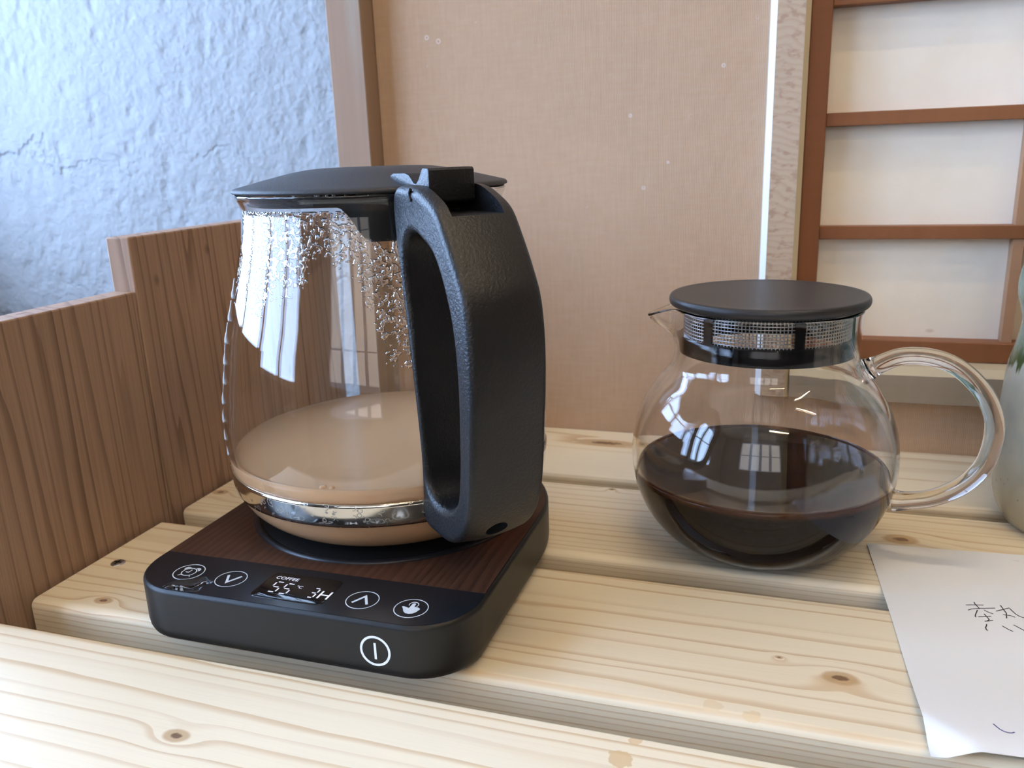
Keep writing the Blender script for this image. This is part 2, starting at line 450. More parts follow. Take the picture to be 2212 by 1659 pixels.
def mk_coffee():
    M = Mat('black_coffee', (0.010, 0.004, 0.002), 0.04, 0, 0.5, 0.0, 1.33); x, y, z = M.co()
    edge = (x*x + y*y).sqrt().ss(0.0500, 0.0600) * z.ss(0.0375, 0.0405)
    M.set('Specular IOR Level', z.ss(0.0400, 0.0408) * 0.5)
    M.set('Base Color', M.mix(edge, (0.010, 0.004, 0.002), (0.09, 0.027, 0.007)))
    return M.m
MILK = mk_milk(); COFFEE = mk_coffee()
FLOORM = mk_brownwood('floor_boards', (0.20, 0.12, 0.07), (0.14, 0.08, 0.045))
CEILM = Mat('wood_ceiling', (0.40, 0.30, 0.20), 0.9).m
ROOMWALL = Mat('room_wall', (0.12, 0.09, 0.065), 0.9).m
WINFRAME = Mat('window_frame_paint', (0.75, 0.78, 0.80), 0.5).m

# ------------------------------------------------------------------ the room
FL = -0.82; CEI = 1.55; XL = -1.40; XR = 2.4; YR = -1.9; YB = 0.5561; YE = 1.12
struct(boxes('floor', [(XL-0.1, XR+0.1, YR-0.1, YE+0.1, FL-0.05, FL)], FLOORM))
struct(boxes('ceiling', [(XL-0.1, XR+0.1, YR-0.1, YE+0.1, CEI, CEI+0.05)], CEILM))
def wall_with_hole(name, axis, c, t, a0, a1, z0, z1, h, mat):
    """axis 'x': wall at X=c..c+t spanning Y a0..a1; h=(b0,b1,zb0,zb1) opening"""
    b0, b1, zb0, zb1 = h
    R = [(a0, b0, z0, z1), (b1, a1, z0, z1), (b0, b1, z0, zb0), (b0, b1, zb1, z1)]
    bl = []
    for p, q, u, v in R:
        bl.append((c, c+t, p, q, u, v) if axis == 'x' else (p, q, c, c+t, u, v))
    return struct(boxes(name, bl, mat))
LW = (-1.25, 1.04, 0.06, 1.30)   # opening of the left window (Y, Z)
RW = (-0.65, 0.75, 0.15, 1.30)   # opening of the rear window (X, Z)
wall_with_hole('wall_left', 'x', XL-0.06, 0.06, YR, YE, FL, CEI, LW, PLASTER)
wall_with_hole('wall_rear', 'y', YR-0.06, 0.06, XL, XR, FL, CEI, RW, ROOMWALL)
struct(boxes('wall_right', [(XR, XR+0.06, YR, YE, FL, CEI)], ROOMWALL))
struct(boxes('wall_end', [(XL, XR, YE, YE+0.06, FL, CEI)], PLASTER))
def window(name, axis, c, op, nu, nv, sky):
    """glazed window: frame, muntins and daylit panes in an opening"""
    u0, u1, z0, z1 = op; fw = 0.03
    root = link(bpy.data.objects.new(name, None)); struct(root)
    em = emit_mat(name + '_daylight', *sky)
    def bx(p, q, u, v, d0, d1): return (c+d0, c+d1, p, q, u, v) if axis == 'x' else (p, q, c+d0, c+d1, u, v)
    boxes('window_frame', [bx(u0, u0+fw, z0, z1, -0.05, 0.0), bx(u1-fw, u1, z0, z1, -0.05, 0.0),
                           bx(u0+fw, u1-fw, z0, z0+fw, -0.05, 0.0), bx(u0+fw, u1-fw, z1-fw, z1, -0.05, 0.0)], WINFRAME, root)
    pw = (u1-u0-2*fw)/nu; ph = (z1-z0-2*fw)/nv
    for i in range(1, nu): boxes('mullion', [bx(u0+fw+i*pw-0.045, u0+fw+i*pw+0.045, z0+fw, z1-fw, -0.045, -0.010)], WINFRAME, root)
    for j in range(1, nv): boxes('glazing_bar', [bx(u0+fw, u1-fw, z0+fw+j*ph-0.014, z0+fw+j*ph+0.014, -0.042, -0.012)], WINFRAME, root)
    for i in range(nu):
        for j in range(nv):
            po_ = boxes('pane', [bx(u0+fw+i*pw+0.002, u0+fw+(i+1)*pw-0.002, z0+fw+j*ph+0.002, z0+fw+(j+1)*ph-0.002, -0.034, -0.030)], WINFRAME, root)
            po_.data.materials.append(em)
            for pg in po_.data.polygons:      # the daylight enters on the room side only
                if (pg.normal.x if axis == 'x' else pg.normal.y) > 0.9: pg.material_index = 1
    return root
window('window_2', 'x', XL, LW, 4, 2, SKY_LEFT)
window('window_3', 'y', YR, RW, 4, 2, SKY_REAR)
lampm = emit_mat('warm_tube_light', *LAMP)
lamps = [((0.12, 0.06), 0.0), ((1.05, -0.25), 0.0), ((0.55, -1.15), 0.0)]
for i, ((lx, ly), rz) in enumerate(lamps):
    where = ['nearest the plaster wall', 'farthest to the right', 'closest to the rear window'][i]
    t = thing('ceiling_lamp', 'warm tube lamp on the ceiling, ' + where, 'lamp', (lx, ly, CEI), rz, 'tube lamps on the ceiling')
    boxes('housing', [(-0.32, 0.32, -0.03, 0.03, -0.03, -0.0005)], WINFRAME, t, 0.004)
    tube('tube', [(-0.30, 0, -0.045), (0.30, 0, -0.045)], 0.013, lampm, t, 6)

# partition behind the shelf: ribbed fabric wall with a shoji window set in it
struct(boxes('wall_back', [(-0.276, 0.006, YB, YB+0.04, -0.12, 1.0), (0.006, 0.62, YB, YB+0.04, -0.12, 0.0555),
                           (0.62, XR, YB, YB+0.04, -0.12, 1.0), (0.006, 0.62, YB, YB+0.04, 0.66, 1.0)], FABRIC))
struct(boxes('trim_1', [(-0.3025, -0.2765, YB-0.018, YB+0.04, -0.12, 1.0)], STRIP, None, 0.0008, 1))
# casing round the shoji window: left upright and sill with a bevelled white and cream edge
def casing_profile_left():
    y = YB; return [(-0.0162, y), (-0.0158, y-0.0025), (-0.0122, y-0.0075), (0.0036, y-0.0080), (0.0066, y-0.0050), (0.0066, y+0.03), (-0.0162, y+0.03)]
pl = casing_profile_left()
tr2 = struct(extrude_poly('trim_2', [(p[0], p[1]) for p in pl], 0.034, 1.0, BURL))
tr2.data.materials.append(WHITE_TRIM); tr2.data.materials.append(CREAM_TRIM)
for pg in tr2.data.polygons:
    c = pg.center
    if abs(pg.normal.z) < 0.5:
        if c.x < -0.0125: pg.material_index = 1
        elif c.x > 0.004: pg.material_index = 2
# sill: profile in (y,z) extruded along X
sp = [(YB, 0.034), (YB-0.008, 0.0345), (YB-0.008, 0.0520), (YB-0.0045, 0.0570), (YB+0.03, 0.0570), (YB+0.03, 0.034)]
sv = [(0.0067, a, b) for a, b in sp] + [(0.62, a, b) for a, b in sp]; k = len(sp)
tr3 = struct(mesh('trim_3', sv, [tuple(range(k))[::-1], tuple(range(k, 2*k))] + [(i, (i+1) % k, k+(i+1) % k, k+i) for i in range(k)], GREY_SILL, None, False))
tr3.data.materials.append(CREAM_TRIM)
for pg in tr3.data.polygons:
    if pg.center.z > 0.0535 and abs(pg.normal.x) < 0.5: pg.material_index = 1
# shoji window
win = struct(link(bpy.data.objects.new('window_1', None)))
ys = YB + 0.010
boxes('stile', [(0.0068, 0.0190, ys, ys+0.022, 0.0572, 0.66)], BROWN, win, 0.0006, 1)
boxes('rail', [(0.0190, 0.62, ys+0.001, ys+0.021, 0.0572, 0.0700)], BROWN, win, 0.0006, 1)
MZ = [0.1335 + 0.0685*i for i in range(8)]
for z in MZ: boxes('muntin', [(0.0190, 0.62, ys+0.003, ys+0.0135, z, z+0.0080)], BROWN, win, 0.0004, 1)
MX = [0.1285 + 0.1105*i for i in range(5)]
LITB = mk_brownwood('lit_shoji_bar', (0.48, 0.27, 0.15), (0.40, 0.21, 0.11))  # shoji brown made lighter: light on the angled bars is put into the colour
zz = [0.0700] + [v for z in MZ for v in (z, z+0.0080)] + [0.66]
xx = [0.0190] + [v for x in MX for v in (x, x+0.0058)] + [0.62]
for x in MX:
    for j in range(0, len(zz)-1, 2): boxes('upright_bar', [(x, x+0.0058, ys+0.0045, ys+0.0135, zz[j], zz[j+1])], LITB, win)
for i in range(0, len(xx), 2):
    for j in range(0, len(zz)-1, 2):
        x0, x1 = xx[i]-0.003, xx[i+1]+0.003
        boxes('pane', [(x0, x1, ys+0.0136, ys+0.0142, zz[j]-0.003, zz[j+1]+0.003)], SHOJI, win)

# ------------------------------------------------------------------ slatted shelf
PX0, PX1 = -0.3275, 0.62
planks = [  # y0, y1, ring centre y, ring centre z, seed, knots, stains
    (0.152, 0.2405, -0.13, -0.07, 3.1, [(-0.195, 0.1985, 0.0040, 0.0025)], [(-0.0436, 0.2284, 0.0042, (0.62, 0.42, 0.20)), (-0.0403, 0.2386, 0.0022, (0.66, 0.46, 0.24))]),
    (0.2593, 0.3481, 0.11, -0.06, 11.7, [(0.0268, 0.2927, 0.0052, 0.0032), (0.0050, 0.3007, 0.0012, 0.0008), (-0.2925, 0.2680, 0.0036, 0.0022)], [(-0.0034, 0.2616, 0.0035, (0.74, 0.56, 0.33)), (-0.017, 0.264, 0.0035, (0.76, 0.60, 0.38))]),
    (0.3654, 0.4544, 0.14, -0.05, 23.9, [(0.0612, 0.4208, 0.0062, 0.0042), (-0.091, 0.4512, 0.0018, 0.0012), (-0.3212, 0.3928, 0.0040, 0.0028)], []),
    (0.4685, 0.5558, -0.02, -0.050, 37.3, [(-0.1108, 0.5304, 0.0180, 0.0050)], []),
]
shelf = thing('slatted_shelf', 'pale pine shelf of wide planks with gaps, under the kettle and teapot', 'shelf', (0, 0.40, 0))
plank_objs = []
for i, (y0, y1, cy, cz, seed, kn, stn) in enumerate(planks):
    yc = (y0+y1)/2; hw = (y1-y0)/2
    mt = pine('pine_%d' % i, seed, cy, cz, [(kx-0.146, ky-yc, sx, sy) for kx, ky, sx, sy in kn], [0.0050, 0.0052, 0.0042, 0.0048][i],
              [(sx-0.146, sy-yc, r, c) for sx, sy, r, c in stn])
    # rounded board: cross-section loft along X
    th = 0.030; sec = []; R1 = 0.0012; R2 = 0.0034
    for cx_, cz_, a0, rr in ((hw-R1, -R1, 0, R1), (-hw+R2, -R2, PI/2, R2), (-hw+R2, -th+R2, PI, R2), (hw-R1, -th+R1, 1.5*PI, R1)):
        for s_ in range(5):
            a = a0 + s_*PI/8; sec.append((cx_+rr*math.cos(a), cz_+rr*math.sin(a)))
    ns = 40; L = []
    for s_ in range(ns+1):
        x = PX0 - 0.146 + (PX1-PX0)*s_/ns
        L.append([(x, a, b) for a, b in sec])
    # small easing of the ends
    e0 = [(L[0][j][0], sec[j][0]*0.985, -0.015 + (sec[j][1]+0.015)*0.95) for j in range(len(sec))]
    L = [e0] + [[(v[0]+0.0012, v[1], v[2]) for v in L[0]]] + L[1:]
    o = loft('plank', L, mt, shelf, (0.146, yc-0.40, 0)); sharp(o, 55); flat_axis(o); plank_objs.append(o)
bear = pine('pine_bearer', 51.0, 0.0, -0.06)
for bx_ in (-0.24, 0.50): boxes('bearer', [(bx_, bx_+0.04, -0.25, 0.152, -0.0685, -0.0302)], bear, shelf, 0.002)
for lx in (-0.24, 0.50):
    for ly in (-0.248, 0.11): boxes('leg', [(lx, lx+0.04, ly, ly+0.04, FL+0.0005, -0.0690)], bear, shelf, 0.002)
# screw head in the second plank, at its left end
sc = lathe('screw', [(0, 0.0004), (0.0018, 0.0005), (0.0032, 0.0003), (0.0038, -0.0004), (0.002, -0.003), (0, -0.003)], ZINC, plank_objs[1], 24, loc=(-0.3138-0.146, 0.3004-0.3037, 0.0002))
v, f = ribbons([[(-0.0022, 0), (0.0022, 0)], [(0, -0.0022), (0, 0.0022)]], 0.0007, 0.0003, 0.00056)
mesh('screw_slot', v, f, PLATE_BLACK, plank_objs[1], False, (-0.3138-0.146, 0.3004-0.3037, 0.0002))
# ------------------------------------------------------------------ side boards at the left end
BX0, BX1 = -0.3452, -0.3302
b1 = boxes('side_board', [(-0.0075, 0.0075, 0.1050, 0.2285, -0.14, 0.1285)], cedar('cedar_front', 2.0), None, 0.0009, 2, loc=((BX0+BX1)/2, 0.13, 0))
tag(b1, 'lower brown cedar board standing at the left end of the planks, nearest the camera', 'board', 'cedar boards at the shelf end')
b2 = boxes('side_board', [(-0.0075, 0.0075, -0.1035, 0.1035, -0.14, 0.1572)], cedar('cedar_back', 9.0), None, 0.0009, 2, loc=((BX0+BX1)/2, 0.4625, 0))
tag(b2, 'taller brown cedar board behind the kettle, rising a step above its neighbour', 'board', 'cedar boards at the shelf end')

# ------------------------------------------------------------------ heating base
AX = (-0.182, 0.353); ZB = 0.0255
base = thing('heating_base', 'black kettle warming base with walnut top and touch buttons', 'kettle base', (AX[0], AX[1], 0.0))
def dshape(inset, y_clip=None):
    W_ = 0.077 - inset; yf = -0.108 + inset; rc = max(0.025 - inset, 0.003)
    pts = []
    if y_clip is None:
        pts += [(W_-rc + rc*math.cos(a), yf+rc + rc*math.sin(a)) for a in [-PI/2 + PI/2*k/12 for k in range(13)]]
    else: pts += [(W_, y_clip)]
    pts += [(W_*math.cos(a), W_*math.sin(a)) for a in [PI*k/48 for k in range(49)]]
    if y_clip is None:
        pts += [(-W_+rc + rc*math.cos(a), yf+rc + rc*math.sin(a)) for a in [PI + PI/2*k/12 for k in range(13)]]
    else: pts += [(-W_, y_clip)]
    return pts
sections = [(0.006, 0.0012), (0.003, 0.0018), (0.001, 0.0032), (0.0003, 0.0048), (0.0, 0.0070), (0.0, 0.0078), (0.0, ZB-0.0023), (0.0, ZB-0.0016), (0.0003, ZB-0.0007), (0.0011, ZB)]
bo = loft('body', [[(x, y, z) for x, y in dshape(i)] for i, z in sections], BASE_BLACK, base); sharp(bo, 40)
extrude_poly('control_panel', ([(x, y) for x, y in dshape(0.0014)[:13]] + [(0.0756, -0.0775), (-0.0756, -0.0775)] + [(x, y) for x, y in dshape(0.0014)[-13:]]),
             ZB-0.0004, ZB+0.0001, PANEL_BLACK, base)
extrude_poly('walnut_top', dshape(0.0016, -0.0772), ZB-0.0004, ZB+0.00015, WALNUT, base)
for fx, fy in ((-0.055, -0.085), (0.055, -0.085), (-0.045, 0.045), (0.045, 0.045)):
    lathe('rubber_foot', [(0, 0.0), (0.006, 0.0), (0.0065, 0.0008), (0.0065, 0.002), (0, 0.002)], PLATE_BLACK, base, 20, loc=(fx, fy, 0.0))
lathe('heating_plate', [(0, ZB+0.0006), (0.0655, ZB+0.0006), (0.0658, ZB+0.0003), (0.0658, ZB-0.0002), (0, ZB-0.0002)], PLATE_BLACK, base, 96)
lathe('plate_rim', smooth_prof([(0.0662, ZB+0.0002), (0.0668, ZB+0.0012), (0.0680, ZB+0.0014), (0.0692, ZB+0.0008), (0.0695, ZB-0.0002)], 3) + [(0.0662, ZB-0.0002)], PANEL_BLACK, base, 96, loop=True)
# printed buttons
def loc_xy(x, y): return (x/1000 - AX[0], y/1000 - AX[1])
ZI0, ZI1 = ZB+0.00012, ZB+0.00019
def icon(name, strokes, width, mat, at, parent=base, label=None):
    v, f = ribbons(strokes, width, ZI0, ZI1); o = mesh(name, v, f, mat, parent, False, (at[0], at[1], 0))
    if label: o['label'] = label
    return o
mm = 0.001
def ringst(r, wd): return (circ(0, 0, r*mm, 48), True, wd*mm)
c = loc_xy(-235.2, 261.2)
bt = icon('button_clock', [ringst(6.5, 0.42)], 0.0004, ICON, c, label='alarm clock touch button')
def sub(name, strokes, width, par, polys=()):
    v, f = ribbons(strokes, width, ZI0, ZI1)
    for P in polys:
        b = len(v); n = len(P); v += [(x, y, ZI0) for x, y in P] + [(x, y, ZI1) for x, y in P]
        f += [tuple(range(b, b+n))[::-1], tuple(range(b+n, b+2*n))] + [(b+i, b+(i+1) % n, b+n+(i+1) % n, b+n+i) for i in range(n)]
    return mesh(name, v, f, ICON, par, False)
bell = lambda a0: [(3.6*math.cos(a)*mm, 3.6*math.sin(a)*mm) for a in [a0 + 0.72*k/6 for k in range(7)]] + [((3.7+1.25*math.sin(PI*k/8))*math.cos(a0+0.80-0.88*k/8)*mm, (3.7+1.25*math.sin(PI*k/8))*math.sin(a0+0.80-0.88*k/8)*mm) for k in range(9)]
sub('symbol', [(circ(0, 0, 3.1*mm, 40), True, 0.42*mm), ([(0.2*mm, 1.9*mm), (0.0, -0.3*mm), (-1.6*mm, -0.2*mm)], False, 0.4*mm),
               ([(-2.1*mm, -2.5*mm), (-3.0*mm, -3.7*mm)], False, 0.4*mm), ([(2.1*mm, -2.5*mm), (2.9*mm, -3.6*mm)], False, 0.4*mm)], 0.0004, bt,
    [bell(PI*0.25-0.36), bell(PI*0.75-0.36)])
c = loc_xy(-213.6, 260.5)
bt = icon('button_down', [ringst(6.5, 0.36)], 0.0004, ICON, c, label='touch button with a downward arrow')
sub('symbol', [([(-2.9*mm, 2.6*mm), (-0.1*mm, -3.0*mm), (3.3*mm, 2.9*mm)], False, 1.05*mm)], 0.001, bt)
c = loc_xy(-151.6, 258.9)
bt = icon('button_up', [ringst(6.5, 0.36)], 0.0004, ICON, c, label='touch button with an upward arrow')
sub('symbol', [([(-3.2*mm, -2.7*mm), (0.0, 2.9*mm), (3.2*mm, -2.7*mm)], False, 1.05*mm)], 0.001, bt)
c = loc_xy(-130.3, 258.0)
bt = icon('button_hand', [ringst(6.6, 0.36)], 0.0004, ICON, c, label='touch button with a pointing hand')
hand = [(-0.75, 3.3), (-0.3, 3.75), (0.3, 3.7), (0.7, 3.2), (0.75, 1.2), (1.3, 1.45), (1.9, 1.1), (2.5, 1.2), (3.0, 0.7), (3.5, 0.6), (3.6, -0.1), (3.0, -2.0), (2.1, -3.3), (0.7, -3.9), (-0.9, -3.7), (-2.1, -2.6), (-3.2, -0.6), (-4.0, 0.3), (-3.5, 0.75), (-2.2, 0.4), (-0.9, -0.1)]
sub('symbol', [(circ(0.0, 2.7*mm, 1.85*mm, 24, -PI*0.18, PI*1.18, True), False, 0.34*mm)], 0.0004, bt, [[(x*mm, y*mm) for x, y in hand]])
# display window, slightly domed
dx0, dy0 = loc_xy(-198.6, 250.6); dx1, dy1 = loc_xy(-165.5, 270.4)
def rrect(x0, x1, y0, y1, r, n=6):
    out = []
    for cx_, cy_, a0 in ((x1-r, y1-r, 0), (x0+r, y1-r, PI/2), (x0+r, y0+r, PI), (x1-r, y0+r, 1.5*PI)):
        out += [(cx_+r*math.cos(a0+PI/2*k/n), cy_+r*math.sin(a0+PI/2*k/n)) for k in range(n+1)]
    return out
loops = []
for ins, z in ((0, ZB-0.0003), (0, ZB+0.00014), (0.0003, ZB+0.00026), (0.0012, ZB+0.00036), (0.004, ZB+0.00048)):
    loops.append([(x, y, z) for x, y in rrect(dx0+ins, dx1-ins, dy0+ins, dy1-ins, max(0.0028-ins*0.5, 0.001))])
dsp = loft('display', loops, DISPLAY, base); dsp['label'] = 'small glossy black temperature display'
def seg_digit(cx_, cy_, on, w_=3.6, h_=7.6, sl=0.0, t=0.75):
    A = {'a': ((-1, 1), (1, 1)), 'g': ((-1, 0), (1, 0)), 'd': ((-1, -1), (1, -1)), 'f': ((-1, 1), (-1, 0)), 'b': ((1, 1), (1, 0)), 'e': ((-1, 0), (-1, -1)), 'c': ((1, 0), (1, -1))}
    out = []
    for s_ in on:
        (x0, y0), (x1, y1) = A[s_]
        if y0 == y1: x0 *= 0.66; x1 *= 0.66
        else:
            m_ = (y0+y1)/2; y0 = m_ + (y0-m_)*0.66; y1 = m_ + (y1-m_)*0.66
        out.append(([((cx_ + x0*w_/2)*mm, (cy_ + y0*h_/2)*mm), ((cx_ + x1*w_/2)*mm, (cy_ + y1*h_/2)*mm)], False, t*mm))
    return out
dcx, dcy = (dx0+dx1)/2*1000, (dy0+dy1)/2*1000
ZD = ZB + 0.00049
def dloc(x, y): a = loc_xy(x, y); return a[0]*1000, a[1]*1000
for nm, (px, py), on in (('digit', (-190.8, 258.9), 'afgcd'), ('digit', (-185.6, 258.6), 'afgcd'), ('digit', (-173.0, 258.4), 'abgcd')):
    cx_, cy_ = dloc(px, py)
    v, f = ribbons(seg_digit(cx_, cy_, on, 3.5 if px < -180 else 2.5, 7.8 if px < -180 else 7.0, 0.0, 0.6), 0.0007, ZD, ZD+0.00004); mesh(nm, v, f, SEG, dsp, False)
def letters(txt, size, px, py, z, mat, par, name='lettering', shear=0.0):
    me = text_mesh(txt, size, shear); o = meobj(name, me, mat, par, False); a = loc_xy(px, py); o.location = (a[0], a[1], z); return o
letters('COFFEE', 0.0031, -195.2, 265.0, ZD+0.00002, SEG, dsp)
letters('\u00b0C', 0.0026, -182.6, 260.2, ZD+0.00002, SEG, dsp)
letters('H', 0.0082, -170.7, 255.0, ZD+0.00002, SEG, dsp)
# power mark on the front face
vv, ff = ribbons([(circ(0, 0, 5.9*mm, 56), True, 0.95*mm), ([(0, 3.4*mm), (0, -3.5*mm)], False, 0.95*mm)], 0.001, 0, 0.00006)
pm = mesh('power_button', [(x, -z, y) for x, y, z in vv], ff, ICON_W, base, False, (-0.140-AX[0], -0.108, 0.0136)); pm['label'] = 'white power symbol, ring with a bar'
# spilled drops of water on the panel
def puddle(name, pts, zc, h, label):
    P = [(a-AX[0], b-AX[1]) for a, b in pts]; L = catmull_closed([(x, y, 0) for x, y in P], 6)
    cx_ = sum(p.x for p in L)/len(L); cy_ = sum(p.y for p in L)/len(L)
    lp = []
    for s_, z in ((1.0, -0.00005), (1.0, 0.00001), (0.975, h*0.7), (0.93, h), (0.80, h*1.04)):
        lp.append([(p.x*s_ + cx_*(1-s_) + AX[0], p.y*s_ + cy_*(1-s_) + AX[1], zc+z) for p in L])
    o = loft(name, lp, WATER); return tag(o, label, 'water')
puddle('water_puddle', [(-0.2376, 0.2477), (-0.2345, 0.2545), (-0.2300, 0.2562), (-0.2262, 0.2595), (-0.2215, 0.2570), (-0.2190, 0.2560), (-0.2212, 0.2528), (-0.2205, 0.2478), (-0.2240, 0.2468), (-0.2310, 0.2468)], ZB+0.00022, 0.00008, 'small spilled puddle of water below the clock button')

# ------------------------------------------------------------------ kettle
HA = math.radians(-42.5)
kettle = thing('kettle', 'tapered glass kettle with black handle and lid, on the heating base', 'kettle', (AX[0], AX[1], ZB+0.0007), HA)
Z0 = ZB + 0.0007
def kz(z): return z - Z0
outer_pts = [(0.0, 0.0272), (0.030, 0.0270), (0.044, 0.0263), (0.0530, 0.0272), (0.0620, 0.0305), (0.0690, 0.0360), (0.0728, 0.0415), (0.0748, 0.0470), (0.0755, 0.0520), (0.0762, 0.0580), (0.0770, 0.0660), (0.0772, 0.0760),
             (0.0762, 0.0880), (0.0745, 0.0985), (0.0718, 0.1155), (0.0678, 0.1305), (0.0650, 0.1416), (0.0617, 0.1547), (0.0595, 0.1647), (0.0588, 0.1715), (0.0596, 0.1750), (0.0606, 0.1772), (0.0609, 0.1786)]
KO = smooth_prof([(r, kz(z)) for r, z in outer_pts], 4)
KT = 0.0022
KI = offset_prof(KO, KT); KI = [(r, z) for r, z in KI]
rim = [(KO[-1][0]-0.0004, KO[-1][1]+0.0007), ((KO[-1][0]+KI[-1][0])/2, KO[-1][1]+0.0010), (KI[-1][0]+0.0004, KO[-1][1]+0.0007)]
KI[-1] = (KI[-1][0], KO[-1][1])
gl = lathe('glass_body', KO + rim + KI[::-1], GLASS, kettle, 128); gl['label'] = 'clear glass jug'
def rad_at(P, z):
    best = None
    for (r0, z0), (r1, z1) in zip(P, P[1:]):
        if z0 <= z <= z1 and z1 > z0: best = r0 + (r1-r0)*(z-z0)/(z1-z0)
    return best if best is not None else P[-1][0]
# steel band round the foot of the glass
bz0, bz1 = kz(0.0455), kz(0.0562)
bp = []
for k in range(7):
    z = bz0 + (bz1-bz0)*k/6; bp.append((rad_at(KO, z)+0.0010, z))
bp2 = [(rad_at(KO, z)+0.00012, z) for _, z in bp]
lathe('steel_band', bp + bp2[::-1], STEEL, kettle, 128, loop=True)
# embossed level marks on the glass
for i, zt in enumerate((137.0, 127.0, 117.0, 107.5, 98.5, 89.5, 81.0, 72.5, 65.0)):
    z = kz(zt*mm); vs, fs = [], []
    a_c = math.radians(-20.2 - 87.0)
    path = [(a_c - 0.004, z+0.0052)] + [(a_c - 0.004, z+0.0008)] + [(a_c + 0.02*k, z - 0.0002*k) for k in range(1, 10)]
    P3 = [((rad_at(KO, zz_)+0.00005)*math.cos(a), (rad_at(KO, zz_)+0.00005)*math.sin(a), zz_) for a, zz_ in path]
    tube('level_mark', P3, 0.00050, GLINT_GLASS, kettle, 6, up=Vector((0, 0, 1)))
# handle: ring-shaped grip, rounded-rectangle section, in the plane of local X and Z
o_pts = [(65.2, 180.4), (76, 182.0), (86, 181.4), (94.5, 178.6), (102.5, 174.5), (109.0, 166.3), (117.0, 153.9), (122.1, 143.0), (124.3, 126.7), (124.0, 110), (122.6, 98), (120.8, 82), (117.6, 66), (112.5, 56.0), (105, 49.0), (96, 45.0), (86, 44.5), (76.5, 45.0), (75.0, 49), (75.2, 58), (75.6, 70), (75.2, 82), (73.8, 96), (72.0, 112.6), (69.0, 130), (66.6, 148.7), (64.6, 163.5)]
h_pts = [(82.5, 165.3), (89.8, 162.8), (99.3, 157.6), (106.4, 147.0), (111.4, 132.7), (112.6, 117.7), (112.3, 98.1), (111.4, 82), (108.8, 69.5), (103.5, 63.0), (96.5, 59.7), (89.5, 58.6), (83.0, 60.5), (79.2, 66), (78.4, 75), (77.6, 88.2), (75.6, 105.9), (73.6, 126.0), (70.8, 145.6), (71.6, 157.5), (76.0, 163.8)]
def resample(P, n):
    L = [0.0]
    for a, b in zip(P, P[1:] + P[:1]): L.append(L[-1] + (b-a).length)
    out = []
    for i in range(n):
        s_ = L[-1]*i/n; j = max(k for k in range(len(P)) if L[k] <= s_)
        a, b = P[j], P[(j+1) % len(P)]; t = (s_-L[j])/max(L[j+1]-L[j], 1e-9); out.append(a + (b-a)*t)
    return out
OC = resample(catmull_closed([(x*mm, kz(z*mm), 0) for x, z in o_pts], 6), 144)
HC = catmull_closed([(x*mm, kz(z*mm), 0) for x, z in h_pts], 8)
cen = Vector((0.094, kz(0.112), 0))
def ang_of(p): return math.atan2((p.y-cen.y)*0.45, p.x-cen.x)
OCs = sorted(OC, key=ang_of)
def ray_hit(P, a):
    """point of closed polyline P at stretched angle a about cen"""
    best = None; n = len(P)
    for i in range(n):
        a0, a1 = ang_of(P[i]), ang_of(P[(i+1) % n])
        d = (a1-a0+PI) % (2*PI) - PI
        e = (a-a0+PI) % (2*PI) - PI
        if abs(d) > 1e-9 and 0 <= e/d <= 1.0:
            q = P[i] + (P[(i+1) % n]-P[i])*(e/d)
            if best is None or (q-cen).length > (best-cen).length: best = q
    return best
TH = 0.0160; loops = []
for p in OCs:
    hq = ray_hit(HC, ang_of(p)) or p*0.9 + cen*0.1
    d = p - hq; L_ = d.length; u = d / L_
    r_o = min(0.0032, L_*0.45); r_i = min(0.0030, L_*0.40)
    sec = []
    bulge = 0.0012
    def corner(cx_, cy_, r, a0):
        return [(cx_ + r*math.cos(a0+PI/2*k/5), cy_ + r*math.sin(a0+PI/2*k/5)) for k in range(6)]
    sec += corner(L_-r_o, TH-r_o, r_o, 0.0)
    g_ = L_ - r_o - r_i
    sec += [(r_i + g_*0.90, TH), (r_i + g_*0.10, TH)]
    sec += corner(r_i, TH-r_i, r_i, PI/2)
    sec += [(0, TH-r_i-0.001), (0, -TH+r_i+0.001)]
    sec += corner(r_i, -TH+r_i, r_i, PI)
    sec += [(r_i + g_*0.10, -TH), (r_i + g_*0.90, -TH)]
    sec += corner(L_-r_o, -TH+r_o, r_o, 1.5*PI)
    sec += [(L_ + bulge*(1-((k-3)/3.0)**2), (k-3)/3.0*(TH-r_o)) for k in range(1, 6)]
    loops.append([Vector((hq.x + u.x*s_, t_, hq.y + u.y*s_)) for s_, t_ in sec])
n = len(loops[0]); N = len(loops)
vs = [v for L in loops for v in L]; fs = []
for i in range(N):
    for k in range(n):
        k2 = (k+1) % n; i2 = (i+1) % N
        fs.append((i*n+k, i*n+k2, i2*n+k2, i2*n+k))
hd = mesh('handle', vs, fs, HANDLE_BLACK, kettle)
cut1 = boxes('cutter', [(-0.024, 0.0175, -0.0105, 0.0105, -0.008, 0.03)], None, kettle)
cut1.location = (0.0900, 0, kz(0.1800)); cut1.rotation_euler = (0, 0, 0)
cv, cf = lathe_data([(0, -0.012), (0.0046, -0.012), (0.0046, 0.010), (0, 0.010)], 24)
cut2 = mesh('cutter', cv, cf, None, kettle, False); cut2.location = (0.1105, -0.0015, kz(0.0545)); cut2.rotation_euler = (0, math.radians(122), 0)
boolean_cut(hd, [cut1, cut2])
hd.data.materials.clear(); hd.data.materials.append(HANDLE_BLACK)
hd.data.polygons.foreach_set('use_smooth', [True]*len(hd.data.polygons)); sharp(hd, 38)
hd['label'] = 'black textured plastic loop handle'
